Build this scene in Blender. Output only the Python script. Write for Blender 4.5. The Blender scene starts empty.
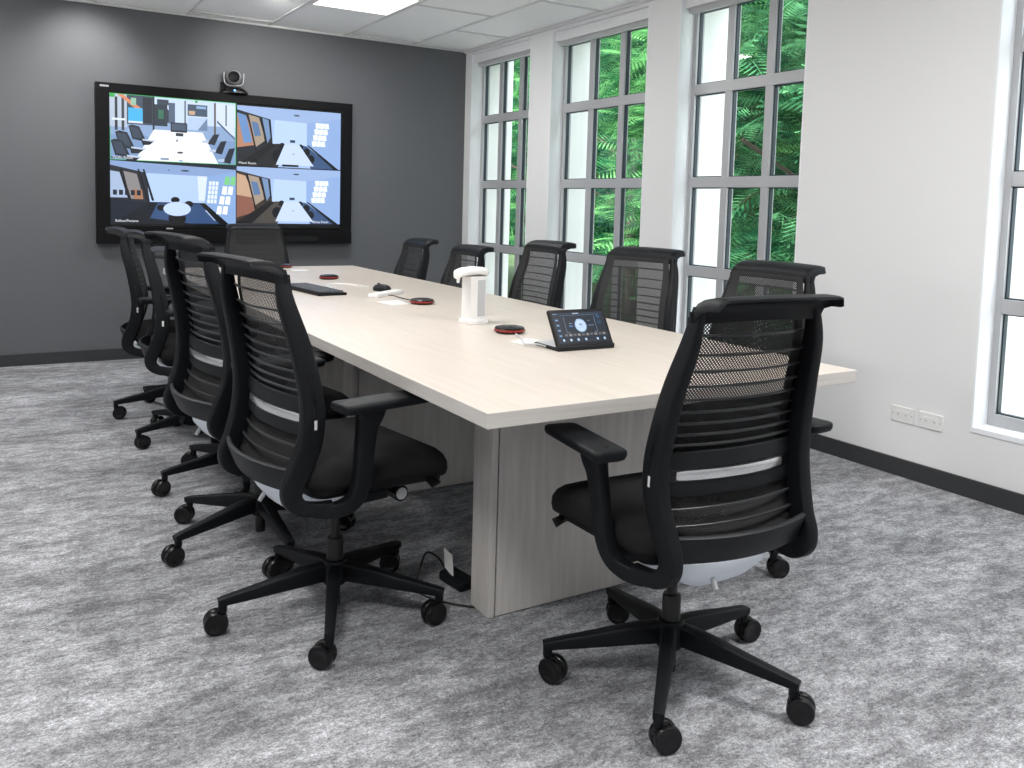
import bpy, math, random
from mathutils import Vector, Matrix
random.seed(7)
C = bpy.context.scene.collection
PI = math.pi
R = math.radians

# ------------------------------------------------------------------ materials
def mat(name, col, rough=0.5, metal=0.0, spec=0.5, emit=None, estr=1.0):
    m = bpy.data.materials.new(name); m.use_nodes = True
    b = m.node_tree.nodes['Principled BSDF']
    b.inputs['Base Color'].default_value = (*col, 1)
    b.inputs['Roughness'].default_value = rough
    b.inputs['Metallic'].default_value = metal
    b.inputs['Specular IOR Level'].default_value = spec
    if emit:
        b.inputs['Emission Color'].default_value = (*emit, 1)
        b.inputs['Emission Strength'].default_value = estr
    return m
def nodes(m):
    nt = m.node_tree
    return nt, nt.nodes, nt.links, nt.nodes['Principled BSDF']
def add_bump(m, scale, strength, dist=0.002, detail=2):
    nt, N, L, b = nodes(m)
    tc = N.new('ShaderNodeTexCoord'); n = N.new('ShaderNodeTexNoise'); bp = N.new('ShaderNodeBump')
    n.inputs['Scale'].default_value = scale; n.inputs['Detail'].default_value = detail
    bp.inputs['Strength'].default_value = strength; bp.inputs['Distance'].default_value = dist
    L.new(tc.outputs['Object'], n.inputs['Vector']); L.new(n.outputs['Fac'], bp.inputs['Height']); L.new(bp.outputs['Normal'], b.inputs['Normal'])
    return m

M = {}
M['white_wall'] = add_bump(mat('white_wall', (.80, .803, .81), .7), 60, .05)
M['reveal'] = mat('reveal', (.86, .88, .91), .6)
M['ext_white'] = mat('ext_white', (.88, .88, .87), .7)
M['grey_wall'] = add_bump(mat('grey_wall', (.112, .117, .127), .55), 80, .05)
M['baseboard'] = mat('baseboard', (.036, .038, .041), .4)
M['alum'] = mat('aluminium_frame', (.47, .475, .49), .4, .2)
M['gasket'] = mat('gasket', (.02, .035, .05), .4)
M['blind'] = mat('blind_cassette', (.50, .50, .51), .5)
M['black'] = add_bump(mat('black_plastic', (.006, .007, .0088), .48, spec=.2), 400, .08, .0005)
M['black2'] = mat('black_gloss', (.005, .005, .006), .25, spec=.4)
M['darkgrey'] = mat('dark_grey_plastic', (.0105, .012, .0145), .48, spec=.24)
M['fabric'] = add_bump(mat('seat_fabric', (.010, .010, .0105), .9, spec=.25), 900, .5, .001)
M['chrome'] = mat('brushed_silver', (.78, .79, .80), .22, .9)
M['shell'] = mat('pale_shell', (.80, .86, .93), .4)
M['wire'] = mat('support_wire', (.035, .038, .042), .3, spec=.5)
M['gasmetal'] = mat('gas_column', (.015, .015, .016), .3, .3)
M['white_plastic'] = mat('white_plastic', (.80, .80, .79), .35)
M['grey_plastic'] = mat('grey_plastic', (.50, .51, .53), .4)
M['clip'] = mat('clip_white', (.75, .75, .75), .4)
M['paper'] = mat('pale_card', (.74, .72, .69), .5)
M['cable_black'] = mat('cable_black', (.01, .01, .01), .5)
M['red'] = mat('red_ring', (.22, .02, .018), .35, emit=(1, .05, .03), estr=.05)
M['led'] = mat('blue_led', (.1, .3, .9), .3, emit=(.15, .5, 1), estr=3)
M['lens'] = mat('lens_glass', (.003, .003, .005), .35, spec=.2)
M['silver'] = mat('silver_plastic', (.78, .78, .79), .35, .2)
M['tbar'] = mat('ceiling_tbar', (.66, .66, .665), .5)
M['soil'] = mat('lawn_soil', (.05, .09, .03), .95)
M['bark'] = mat('bark', (.12, .09, .07), .9)
M['key'] = mat('key', (.07, .078, .09), .5)

def wood():
    m = mat('pale_wood_laminate', (.62, .55, .48), .34); nt, N, L, b = nodes(m)
    tc = N.new('ShaderNodeTexCoord'); mp = N.new('ShaderNodeMapping'); n = N.new('ShaderNodeTexNoise'); cr = N.new('ShaderNodeValToRGB')
    mp.inputs['Scale'].default_value = (16, .9, 1.2)
    n.inputs['Scale'].default_value = 3.2; n.inputs['Detail'].default_value = 6; n.inputs['Roughness'].default_value = .6
    cr.color_ramp.elements[0].position = .3; cr.color_ramp.elements[0].color = (.535, .475, .42, 1)
    cr.color_ramp.elements[1].position = .72; cr.color_ramp.elements[1].color = (.605, .55, .495, 1)
    L.new(tc.outputs['Object'], mp.inputs['Vector']); L.new(mp.outputs['Vector'], n.inputs['Vector']); L.new(n.outputs['Fac'], cr.inputs['Fac']); L.new(cr.outputs['Color'], b.inputs['Base Color'])
    b.inputs['Specular IOR Level'].default_value = .5
    return m
M['wood'] = wood()
def wood_v():
    m = mat('pale_wood_upright', (.55, .52, .48), .45); nt, N, L, b = nodes(m)
    tc = N.new('ShaderNodeTexCoord'); mp = N.new('ShaderNodeMapping'); n = N.new('ShaderNodeTexNoise'); cr = N.new('ShaderNodeValToRGB')
    mp.inputs['Scale'].default_value = (14, 14, 1.2)
    n.inputs['Scale'].default_value = 4; n.inputs['Detail'].default_value = 6
    cr.color_ramp.elements[0].position = .3; cr.color_ramp.elements[0].color = (.56, .53, .50, 1)
    cr.color_ramp.elements[1].position = .72; cr.color_ramp.elements[1].color = (.66, .635, .61, 1)
    L.new(tc.outputs['Object'], mp.inputs['Vector']); L.new(mp.outputs['Vector'], n.inputs['Vector']); L.new(n.outputs['Fac'], cr.inputs['Fac']); L.new(cr.outputs['Color'], b.inputs['Base Color'])
    return m
M['wood_v'] = wood_v()

def carpet():
    m = mat('carpet', (.3, .3, .3), .95, spec=.1); nt, N, L, b = nodes(m)
    tc = N.new('ShaderNodeTexCoord')
    def noise(sc, detail, rough, scale):
        mp = N.new('ShaderNodeMapping'); mp.inputs['Scale'].default_value = scale
        mp.inputs['Rotation'].default_value = (0, 0, R(6))
        n = N.new('ShaderNodeTexNoise'); n.inputs['Scale'].default_value = sc; n.inputs['Detail'].default_value = detail; n.inputs['Roughness'].default_value = rough
        L.new(tc.outputs['Object'], mp.inputs['Vector']); L.new(mp.outputs['Vector'], n.inputs['Vector']); return n
    def ramp(n, p0, p1, c0, c1):
        r = N.new('ShaderNodeValToRGB'); e = r.color_ramp.elements
        e[0].position = p0; e[1].position = p1; e[0].color = (c0, c0, c0, 1); e[1].color = (c1, c1, c1, 1)
        L.new(n.outputs['Fac'], r.inputs['Fac']); return r
    def mul(a, b_, t='MULTIPLY', f=1.0):
        x = N.new('ShaderNodeMix'); x.data_type = 'RGBA'; x.blend_type = t; x.inputs[0].default_value = f
        L.new(a, x.inputs[6]); L.new(b_, x.inputs[7]); return x.outputs[2]
    big = ramp(noise(2.2, 3, .6, (.8, 2.0, 1)), .36, .66, .62, 1.0)         # broad worn bands
    mid = ramp(noise(10, 7, .74, (1.0, 2.1, 1)), .42, .58, .56, 1.0)         # blotches
    fine = ramp(noise(62, 4, .8, (1, 1.3, 1)), .36, .64, .50, 1.12)
    pix = ramp(noise(170, 3, .85, (1, 1.1, 1)), .34, .66, .45, 1.28)
    o = mul(mul(mul(big.outputs['Color'], mid.outputs['Color']), fine.outputs['Color']), pix.outputs['Color'])
    base = N.new('ShaderNodeRGB'); base.outputs[0].default_value = (.76, .77, .815, 1)
    col = mul(o, base.outputs[0])
    L.new(col, b.inputs['Base Color'])
    bp = N.new('ShaderNodeBump'); bp.inputs['Strength'].default_value = .5; bp.inputs['Distance'].default_value = .004
    L.new(pix.outputs['Color'], bp.inputs['Height']); L.new(bp.outputs['Normal'], b.inputs['Normal'])
    return m
M['carpet'] = carpet()
def tile():
    m = mat('ceiling_tile', (.93, .93, .935), .8)
    return add_bump(m, 120, .25, .002)
M['tile'] = tile()
def glass():
    m = bpy.data.materials.new('window_glass'); m.use_nodes = True
    nt = m.node_tree; N = nt.nodes; L = nt.links; N.clear()
    o = N.new('ShaderNodeOutputMaterial'); t = N.new('ShaderNodeBsdfTransparent'); g = N.new('ShaderNodeBsdfGlossy'); mx = N.new('ShaderNodeMixShader')
    t.inputs['Color'].default_value = (.985, 1, .993, 1); g.inputs['Roughness'].default_value = .0
    f = N.new('ShaderNodeLayerWeight'); f.inputs['Blend'].default_value = .5          # Schlick reflectance, same from both faces
    p = N.new('ShaderNodeMath'); p.operation = 'POWER'; p.inputs[1].default_value = 5; k = N.new('ShaderNodeMath'); k.operation = 'MULTIPLY_ADD'; k.inputs[1].default_value = .9; k.inputs[2].default_value = .05
    L.new(f.outputs['Facing'], p.inputs[0]); L.new(p.outputs[0], k.inputs[0])
    L.new(k.outputs[0], mx.inputs[0]); L.new(t.outputs[0], mx.inputs[1]); L.new(g.outputs[0], mx.inputs[2]); L.new(mx.outputs[0], o.inputs[0])
    return m
M['glass'] = glass()
def emis(name, col, s):
    m = bpy.data.materials.new(name); m.use_nodes = True; N = m.node_tree.nodes; L = m.node_tree.links; N.clear()
    o = N.new('ShaderNodeOutputMaterial'); e = N.new('ShaderNodeEmission'); e.inputs[0].default_value = (*col, 1); e.inputs[1].default_value = s
    L.new(e.outputs[0], o.inputs[0]); return m
M['diffuser'] = emis('light_diffuser', (1, .99, .97), 3.2)
M['shade_fabric'] = mat('shade_fabric', (.6, .6, .6), .8)
def vcol_screen():
    m = mat('screen_picture', (0, 0, 0), .25); nt, N, L, b = nodes(m)
    a = N.new('ShaderNodeVertexColor'); a.layer_name = 'Col'
    L.new(a.outputs['Color'], b.inputs['Emission Color']); b.inputs['Emission Strength'].default_value = 1.12
    b.inputs['Base Color'].default_value = (.004, .004, .004, 1)
    return m
M['picture'] = vcol_screen()
def mesh_fabric():
    m = bpy.data.materials.new('knit_mesh'); m.use_nodes = True
    nt = m.node_tree; N = nt.nodes; L = nt.links; b = N['Principled BSDF']
    b.inputs['Base Color'].default_value = (.012, .012, .013, 1); b.inputs['Roughness'].default_value = .7
    o = N['Material Output']; t = N.new('ShaderNodeBsdfTransparent'); mx = N.new('ShaderNodeMixShader')
    tc = N.new('ShaderNodeTexCoord'); sp = N.new('ShaderNodeSeparateXYZ'); L.new(tc.outputs['Object'], sp.inputs[0])
    def math_(op, a, b_=None, v=None):
        n = N.new('ShaderNodeMath'); n.operation = op
        L.new(a, n.inputs[0])
        if b_ is not None: L.new(b_, n.inputs[1])
        if v is not None: n.inputs[1].default_value = v
        return n.outputs[0]
    f = 2 * PI / .0084
    sx = math_('SINE', math_('MULTIPLY', sp.outputs[0], v=f)); sz = math_('SINE', math_('MULTIPLY', sp.outputs[2], v=f))
    pr = math_('MULTIPLY', sx, sz)                      # staggered round holes
    hole = math_('GREATER_THAN', pr, v=.38)
    ax = math_('ABSOLUTE', sp.outputs[0]); edge = math_('ADD', math_('MULTIPLY', sp.outputs[2], v=.10), v=-.228)   # woven border stays closed
    inside = math_('LESS_THAN', math_('ADD', ax, edge), v=0.0)
    top = math_('LESS_THAN', sp.outputs[2], v=.958); low = math_('GREATER_THAN', sp.outputs[2], v=.60)
    thin = N.new('ShaderNodeMath'); thin.operation = 'MULTIPLY'
    L.new(math_('MULTIPLY', hole, math_('MULTIPLY', inside, top)), thin.inputs[0]); L.new(math_('MAXIMUM', low, v=.12), thin.inputs[1])
    L.new(thin.outputs[0], mx.inputs[0]); L.new(b.outputs[0], mx.inputs[1]); L.new(t.outputs[0], mx.inputs[2]); L.new(mx.outputs[0], o.inputs[0])
    return m
M['knit'] = mesh_fabric()
def leafmat(name, c0, c1):
    m = bpy.data.materials.new(name); m.use_nodes = True
    nt = m.node_tree; N = nt.nodes; L = nt.links; N.clear()
    o = N.new('ShaderNodeOutputMaterial'); d = N.new('ShaderNodeBsdfDiffuse'); t = N.new('ShaderNodeBsdfTranslucent'); mx = N.new('ShaderNodeMixShader'); mx.inputs[0].default_value = .28
    tc = N.new('ShaderNodeTexCoord'); n = N.new('ShaderNodeTexNoise'); n.inputs['Scale'].default_value = 4.5; n.inputs['Detail'].default_value = 5
    cr = N.new('ShaderNodeValToRGB'); e = cr.color_ramp.elements; e[0].position = .40; e[1].position = .60; e[0].color = (*c0, 1); e[1].color = (*c1, 1)
    L.new(tc.outputs['Object'], n.inputs['Vector']); L.new(n.outputs['Fac'], cr.inputs['Fac'])
    L.new(cr.outputs['Color'], d.inputs['Color']); L.new(cr.outputs['Color'], t.inputs['Color'])
    L.new(d.outputs[0], mx.inputs[1]); L.new(t.outputs[0], mx.inputs[2]); L.new(mx.outputs[0], o.inputs[0]); return m
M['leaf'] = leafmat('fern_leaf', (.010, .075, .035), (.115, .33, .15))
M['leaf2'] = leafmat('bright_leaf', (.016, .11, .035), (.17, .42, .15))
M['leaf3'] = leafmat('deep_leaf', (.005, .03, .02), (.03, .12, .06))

# ------------------------------------------------------------------ mesh helpers
class MB:
    def __init__(s): s.v = []; s.f = []; s.m = []; s.c = []
    def add(s, vs, fs, mi=0, col=None):
        o = len(s.v); s.v += [tuple(p) for p in vs]
        for f in fs: s.f.append([i + o for i in f]); s.m.append(mi); s.c.append(col)
        return s
    def box(s, x0, x1, y0, y1, z0, z1, mi=0):
        v = [(x0, y0, z0), (x1, y0, z0), (x1, y1, z0), (x0, y1, z0), (x0, y0, z1), (x1, y0, z1), (x1, y1, z1), (x0, y1, z1)]
        return s.add(v, [(0, 3, 2, 1), (4, 5, 6, 7), (0, 1, 5, 4), (1, 2, 6, 5), (2, 3, 7, 6), (3, 0, 4, 7)], mi)
    def loft(s, rings, closed=True, caps=True, mi=0):
        n = len(rings[0]); v = [p for r in rings for p in r]; f = []
        for i in range(len(rings) - 1):
            for j in range(n if closed else n - 1):
                k = (j + 1) % n
                f.append((i * n + j, i * n + k, (i + 1) * n + k, (i + 1) * n + j))
        if caps and closed:
            f.append(tuple(reversed(range(n)))); f.append(tuple((len(rings) - 1) * n + j for j in range(n)))
        return s.add(v, f, mi)
    def cyl(s, a, b, r0, r1=None, n=16, caps=True, mi=0):
        r1 = r0 if r1 is None else r1; a = Vector(a); b = Vector(b); d = (b - a).normalized()
        u = d.orthogonal().normalized(); w = d.cross(u)
        return s.loft([[a + (u * math.cos(2 * PI * j / n) + w * math.sin(2 * PI * j / n)) * r0 for j in range(n)],
                       [b + (u * math.cos(2 * PI * j / n) + w * math.sin(2 * PI * j / n)) * r1 for j in range(n)]], mi=mi, caps=caps)
    def lathe(s, prof, n=28, c=(0, 0, 0), mi=0, axis='z'):
        rings = []
        for r, z in prof:
            ring = []
            for j in range(n):
                a = 2 * PI * j / n; p = (r * math.cos(a), r * math.sin(a), z)
                if axis == 'x': p = (p[2], p[0], p[1])
                if axis == 'y': p = (p[1], p[2], p[0])
                ring.append((p[0] + c[0], p[1] + c[1], p[2] + c[2]))
            rings.append(ring)
        return s.loft(rings, mi=mi)
    def xf(s, mtx):
        s.v = [tuple(mtx @ Vector(p)) for p in s.v]; return s
    def build(s, name, mats, parent=None, smooth=35, bevel=0, seg=2, loc=None, recalc=True):
        me = bpy.data.meshes.new(name); me.from_pydata(s.v, [], s.f)
        if not isinstance(mats, (list, tuple)): mats = [mats]
        for m in mats: me.materials.append(m)
        for p, mi in zip(me.polygons, s.m): p.material_index = mi
        if any(c is not None for c in s.c):
            ca = me.color_attributes.new('Col', 'FLOAT_COLOR', 'CORNER')
            for p, c in zip(me.polygons, s.c):
                for li in p.loop_indices: ca.data[li].color = (*(c or (0, 0, 0)), 1)
        if recalc:
            import bmesh
            bm = bmesh.new(); bm.from_mesh(me); bmesh.ops.recalc_face_normals(bm, faces=bm.faces); bm.to_mesh(me); bm.free()
        if smooth:
            for p in me.polygons: p.use_smooth = True
            me.set_sharp_from_angle(angle=R(smooth))
        me.update()
        o = bpy.data.objects.new(name, me); C.objects.link(o)
        if parent: o.parent = parent
        if loc: o.location = loc
        if bevel:
            b = o.modifiers.new('bevel', 'BEVEL'); b.width = bevel; b.segments = seg; b.limit_method = 'ANGLE'; b.angle_limit = R(40)
        return o
def tag(o, label, cat, group=None):
    o['label'] = label; o['category'] = cat
    if group: o['group'] = group
    return o
def empty(name, loc, rz=0):
    o = bpy.data.objects.new(name, None); C.objects.link(o); o.location = loc; o.rotation_euler = (0, 0, rz); o.empty_display_size = .1; return o
def struct(o): o['kind'] = 'structure'; return o

def catmull(P, sub=5):
    P = [Vector(p) for p in P]; out = []
    for i in range(len(P) - 1):
        p0 = P[max(i - 1, 0)]; p1 = P[i]; p2 = P[i + 1]; p3 = P[min(i + 2, len(P) - 1)]
        for k in range(sub):
            t = k / sub
            out.append(.5 * ((2 * p1) + (p2 - p0) * t + (2 * p0 - 5 * p1 + 4 * p2 - p3) * t * t + (-p0 + 3 * p1 - 3 * p2 + p3) * t ** 3))
    out.append(P[-1]); return out
def superell(a, b, n=16, e=4.0):
    o = []
    for j in range(n):
        t = 2 * PI * j / n; c, s_ = math.cos(t), math.sin(t)
        o.append((a * math.copysign(abs(c) ** (2 / e), c), b * math.copysign(abs(s_) ** (2 / e), s_)))
    return o
def sweep(mb, pts, secs, side, sub=5, n=16, e=4.0, mi=0):
    """pts: list of points; secs: (half width along side, half height across) per point; side: sideways hint."""
    P = catmull([Vector(p) for p in pts], sub); S = catmull([Vector((a, b, 0)) for a, b in secs], sub)
    side = Vector(side); rings = []
    for i, p in enumerate(P):
        t = (P[min(i + 1, len(P) - 1)] - P[max(i - 1, 0)]).normalized()
        w = (side - t * side.dot(t)).normalized(); h = t.cross(w)
        rings.append([p + w * a + h * b for a, b in superell(S[i].x, S[i].y, n, e)])
    mb.loft(rings, mi=mi); return mb
def tube(mb, pts, r, sub=5, n=8, mi=0):
    P = catmull(pts, sub); rings = []; u = None
    for i, p in enumerate(P):
        t = (P[min(i + 1, len(P) - 1)] - P[max(i - 1, 0)]).normalized()
        u = t.orthogonal().normalized() if u is None else (u - t * u.dot(t)).normalized()
        w = t.cross(u)
        rings.append([p + (u * math.cos(2 * PI * j / n) + w * math.sin(2 * PI * j / n)) * r for j in range(n)])
    mb.loft(rings, mi=mi); return mb

# ------------------------------------------------------------------ constants of the room
XW, YT, H = 3.552, 6.68, 2.497
XL, YB = -2.9, -2.6
TW = .40                                     # thickness of the window wall
SILL, HEAD = .285, 2.455
GX = XW + .105                                # plane of the window frames
WINS = [(5.634, 6.575), (4.26, 5.341), (3.018, 3.968), (1.08, 2.04)]

# ------------------------------------------------------------------ room shell
struct(MB().box(XL, XW + .02, YB, YT + .02, -.12, 0).build('floor', M['carpet'], smooth=0))
w = MB(); w.box(XL - .15, XW + TW, YT, YT + .16, 0, H + .15)
struct(w.build('wall_front', M['grey_wall'], smooth=0))
struct(MB().box(XL - .15, XL, YB, YT, 0, H + .15).build('wall_left', M['white_wall'], smooth=0))
struct(MB().box(XL - .15, XW + TW, YB - .15, YB, 0, H + .15).build('wall_back', M['white_wall'], smooth=0))
w = MB()
w.box(XW, XW + TW, YB, YT, 0, SILL)
w.box(XW, XW + TW, YB, YT, HEAD, H + .15)
ys = [YB] + [v for p in sorted(WINS) for v in p] + [YT]
for a, b in zip(ys[::2], ys[1::2]): w.box(XW, XW + TW, a, b, SILL, HEAD)
struct(w.build('wall_right', M['white_wall'], smooth=0))
# pier beyond the last window: the outside corner block
# ceiling with tiles
cl = struct(MB().box(XL - .15, XW + TW, YB - .15, YT + .16, H + .004, H + .15).build('ceiling', M['tile'], smooth=0))
g = MB(); T = .0095
for k in range(-8, 4):
    x = 3.045 - (3 - k) * .6
    if x > XL and x < XW: g.box(x - T, x + T, YB, YT, H - .004, H + .006)
COLS = []
k = 3.045
while k > XL: COLS.append(k); k -= .6
for i, x in enumerate([XW] + COLS):
    x0 = x - .6 if i else 3.045
    off = [4.73, 5.34, 4.565, 5.34, 4.73][i % 5]
    y = off - 1.2 * 8
    while y < YT:
        if y > YB: g.box(max(x0, XL), min(x, XW), y - T, y + T, H - .0035, H + .006)
        y += 1.2
g.build('ceiling_grid', M['tbar'], cl, smooth=0)
g = MB().box(XW - .022, XW, YB, YT, H - .02, H + .002); g.box(XL, XW, YT - .018, YT, H - .012, H + .002)
struct(g.build('trim_1', M['tbar'], smooth=0))
# baseboards
struct(MB().box(XL, XW - .012, YT - .012, YT, 0, .082).build('baseboard_front', M['baseboard'], bevel=.002))
struct(MB().box(XW - .012, XW, YB, YT - .012, 0, .082).build('baseboard_right', M['baseboard'], bevel=.002))
struct(MB().box(XL, XL + .012, YB, YT - .012, 0, .082).build('baseboard_left', M['baseboard'], bevel=.002))

# ------------------------------------------------------------------ windows
def window(n, y0, y1):
    e = struct(empty('window_%d' % n, (GX, (y0 + y1) / 2, SILL)))
    oy, oz = -(y0 + y1) / 2, -SILL
    def L(mb): return mb.xf(Matrix.Translation((-GX, oy, oz)))
    FB = .034; D0, D1 = GX, GX + .06
    ZB, ZT = SILL + .02, 2.42
    f = MB(); f.box(D0, D1, y0, y0 + FB, ZB, ZT); f.box(D0, D1, y1 - FB, y1, ZB, ZT)
    f.box(D0 + .001, D1 - .001, y0, y1, ZB, ZB + .05); f.box(D0 + .001, D1 - .001, y0, y1, ZT - .05, ZT)
    w3 = {1: .318, 2: .346, 3: .308, 4: .318}[n]; ms = [y1 - 2 * w3 + .002, y1 - w3]
    for m_ in ms: f.box(D0 + .004, D1 - .004, m_ - .026, m_ + .026, ZB, ZT)
    for z in (.818, 1.355, 1.91): f.box(D0 + .002, D1 - .002, y0, y1, z - .031, z + .031)
    L(f).build('window_frame', M['alum'], e, smooth=0, bevel=.002)
    # dark gaskets and glass
    cols = [y0 + FB] + [v for m_ in ms for v in (m_ - .026, m_ + .026)] + [y1 - FB]
    rows = [ZB + .05, .787, .849, 1.324, 1.386, 1.879, 1.941, ZT - .05]
    q = MB(); gp = .006; gx0, gx1 = GX + .018, GX + .042
    for a, b in zip(cols[::2], cols[1::2]):
        for c_, d_ in zip(rows[::2], rows[1::2]):
            q.box(gx0, gx1, a, a + gp, c_, d_); q.box(gx0, gx1, b - gp, b, c_, d_); q.box(gx0, gx1, a, b, c_, c_ + gp); q.box(gx0, gx1, a, b, d_ - gp, d_)
            pane = MB().add([(GX + .03, a, c_), (GX + .03, b, c_), (GX + .03, b, d_), (GX + .03, a, d_)], [(0, 1, 2, 3)])
            L(pane).build('glass_pane', M['glass'], e, smooth=0, recalc=False)
    L(q).build('window_gasket', M['gasket'], e, smooth=0)
    # white reveal lining and sill board on the room side
    s = MB(); t = .006
    s.box(XW - .001, GX, y0 - .001, y0 + t, SILL, HEAD); s.box(XW - .001, GX, y1 - t, y1 + .001, SILL, HEAD)
    L(s).build('reveal_lining', M['reveal'], e, smooth=0)
    s = MB(); s.box(XW - .004, GX + .01, y0, y1, SILL - .004, SILL + .02); L(s).build('sill_board', M['reveal'], e, smooth=0, bevel=.002)
    # pocket front above and grey cassette
    s = MB(); s.box(XW + .03, XW + .05, y0 + t, y1 - t, 2.39, HEAD); L(s).build('header_board', M['white_wall'], e, smooth=0)
    s = MB(); s.box(GX - .045, GX - .002, y0 + t, y1 - t, 2.36, 2.44); L(s).build('blind_cassette', M['blind'], e, smooth=0, bevel=.004)
    # outside reveal: deep white masonry return
    s = MB(); ex = XW + TW + .012
    s.box(D1, ex, y1 - .012, y1 + .10, SILL - .02, 2.6); s.box(D1, ex, y0 - .10, y0 + .012, SILL - .02, 2.6); s.box(D1, ex, y0, y1, SILL - .06, SILL + .015)
    L(s).build('exterior_reveal', M['ext_white'], e, smooth=0)
for i, (a, b) in enumerate(WINS): window(i + 1, a, b)

# ------------------------------------------------------------------ ceiling lights
def troffer(x0, x1, y0, y1, label, power):
    e = tag(empty('ceiling_light', ((x0 + x1) / 2, (y0 + y1) / 2, H)), label, 'light', 'flat ceiling light panels')
    hx, hy = (x1 - x0) / 2, (y1 - y0) / 2; b = .02
    f = MB(); f.box(-hx, hx, -hy, -hy + b, -.008, .004); f.box(-hx, hx, hy - b, hy, -.008, .004); f.box(-hx, -hx + b, -hy + b, hy - b, -.008, .004); f.box(hx - b, hx, -hy + b, hy - b, -.008, .004)
    f.build('light_frame', M['white_plastic'], e, smooth=0)
    MB().box(-hx + b, hx - b, -hy + b, hy - b, -.005, .002).build('light_diffuser', M['diffuser'], e, smooth=0)
    l = bpy.data.lights.new('panel_lamp', 'AREA'); l.shape = 'RECTANGLE'; l.size = hx * 2 - .06; l.size_y = hy * 2 - .06; l.energy = power; l.color = (1, .985, .96)
    lo = bpy.data.objects.new('panel_lamp', l); C.objects.link(lo); lo.parent = e; lo.location = (0, 0, -.02)
LP = 19.5
troffer(1.858, 2.432, 5.182, 5.76, 'flat white light panel in the ceiling above the far end of the table', LP)
for x, y, s_ in ((.658, 2.163, 'above the left edge of the table'), (1.858, -.24, 'behind the camera on the window side'), (-.542, 4.563, 'over the open floor near the screen wall'), (-.542, 2.163, 'over the open floor on the left'), (-.542, -.24, 'over the open floor behind the camera')):
    troffer(x, x + .574, y + .62, y + 1.197, 'flat white ceiling light panel ' + s_, LP * (2.4 if y < 0 else 1.2))
def downlight(x, y, label, aim, power):
    e = tag(empty('ceiling_downlight', (x, y, H)), label, 'light', 'round recessed wall washers')
    MB().lathe([(.032, .004), (.034, -.006), (.052, -.006), (.055, .003), (.054, .004)]).build('trim_ring', M['white_plastic'], e)
    MB().lathe([(.001, -.001), (.031, -.001), (.031, .003), (.001, .003)]).build('lamp_face', M['diffuser'], e)
    l = bpy.data.lights.new('washer_lamp', 'SPOT'); l.energy = power; l.spot_size = R(80); l.spot_blend = .9; l.shadow_soft_size = .04; l.color = (1, .98, .95)
    lo = bpy.data.objects.new('washer_lamp', l); C.objects.link(lo); lo.parent = e; lo.location = (0, 0, -.02)
    lo.rotation_euler = (Vector(aim) - Vector((x, y, H))).to_track_quat('-Z', 'Y').to_euler()
downlight(.60, 6.05, 'round recessed wall washer left of the screen', (.58, 6.68, 2.0), 38)
downlight(1.62, 5.60, 'round recessed wall washer right of the web camera', (1.93, 6.68, 2.05), 34)
downlight(-.9, 6.05, 'round recessed wall washer nearest the left wall', (-.9, 6.68, 2.0), 32)

# added out-of-view uplighters by the left wall, put in to brighten the ceiling
for x, y, ax, ay in ((-2.45, 5.9, 1.2, 5.2), (-2.45, 2.6, 1.2, 3.6)):
    e = tag(empty('fill_uplighter', (x, y, 0)), 'slim black fill uplighter added out of view by the left wall, ' + ('near the screen wall' if y > 4 else 'halfway along the room'), 'added lamp', 'added fill uplighters')
    MB().lathe([(.13, 0), (.135, .006), (.13, .018), (.03, .024), (.014, .03)], n=32).build('fill_foot', M['black'], e)
    MB().lathe([(.012, .02), (.012, 1.42)], n=16).build('fill_pole', M['black'], e)
    MB().lathe([(.03, 1.40), (.06, 1.43), (.13, 1.50), (.135, 1.505), (.125, 1.505), (.055, 1.44), (.02, 1.43)], n=32).build('fill_bowl', M['black'], e)
    l = bpy.data.lights.new('fill_lamp', 'SPOT'); l.energy = 125; l.spot_size = R(100); l.spot_blend = 1; l.shadow_soft_size = .09; l.color = (1, .99, .97)
    lo = bpy.data.objects.new('fill_lamp', l); C.objects.link(lo); lo.parent = e; lo.location = (0, 0, 1.56)
    lo.rotation_euler = (Vector((ax, ay, 3.3)) - Vector((x, y, 1.56))).to_track_quat('-Z', 'Y').to_euler()

# ------------------------------------------------------------------ table
TX0, TX1, TY0, TY1, TZ = .912, 2.144, 1.578, 5.624, .74
tb = tag(empty('conference_table', ((TX0 + TX1) / 2, (TY0 + TY1) / 2, 0)), 'long pale wood conference table with slab legs in the middle of the room', 'table')
cx, cy = (TX0 + TX1) / 2, (TY0 + TY1) / 2
M['wood_edge'] = wood_v(); M['wood_edge'].name = 'pale_wood_edge'
q = MB().box(TX0 - cx, TX1 - cx, TY0 - cy, TY1 - cy, TZ - .036, TZ); q.m = [1, 0, 1, 1, 1, 1]
for e_ in M['wood_edge'].node_tree.nodes['Color Ramp'].color_ramp.elements: e_.color = tuple(c * .86 for c in e_.color[:3]) + (1,)
M['wood_edge'].node_tree.nodes['Mapping'].inputs['Scale'].default_value = (1.2, 1.2, 30)
q.build('tabletop', [M['wood'], M['wood_edge']], tb, smooth=0, bevel=.0015)
for yy in (2.05, 3.14, 4.2, 5.05):
    s = MB(); y = yy - cy; x0, x1 = 1.203 - cx, 1.855 - cx
    s.box(x0, x0 + .020, y, y + .105, .004, TZ - .036); s.box(x0 + .026, x1 - .026, y + .003, y + .10, .004, TZ - .036); s.box(x1 - .020, x1, y, y + .105, .004, TZ - .036)
    s.box(x0 + .01, x1 - .01, y + .02, y + .09, 0, TZ - .04)
    s.build('table_leg', M['wood_v'], tb, smooth=0, bevel=.001)
MB().box(-.03, .03, 2.16 - cy, 5.05 - cy, .52, TZ - .036).build('support_beam', M['darkgrey'], tb, smooth=0)

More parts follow.
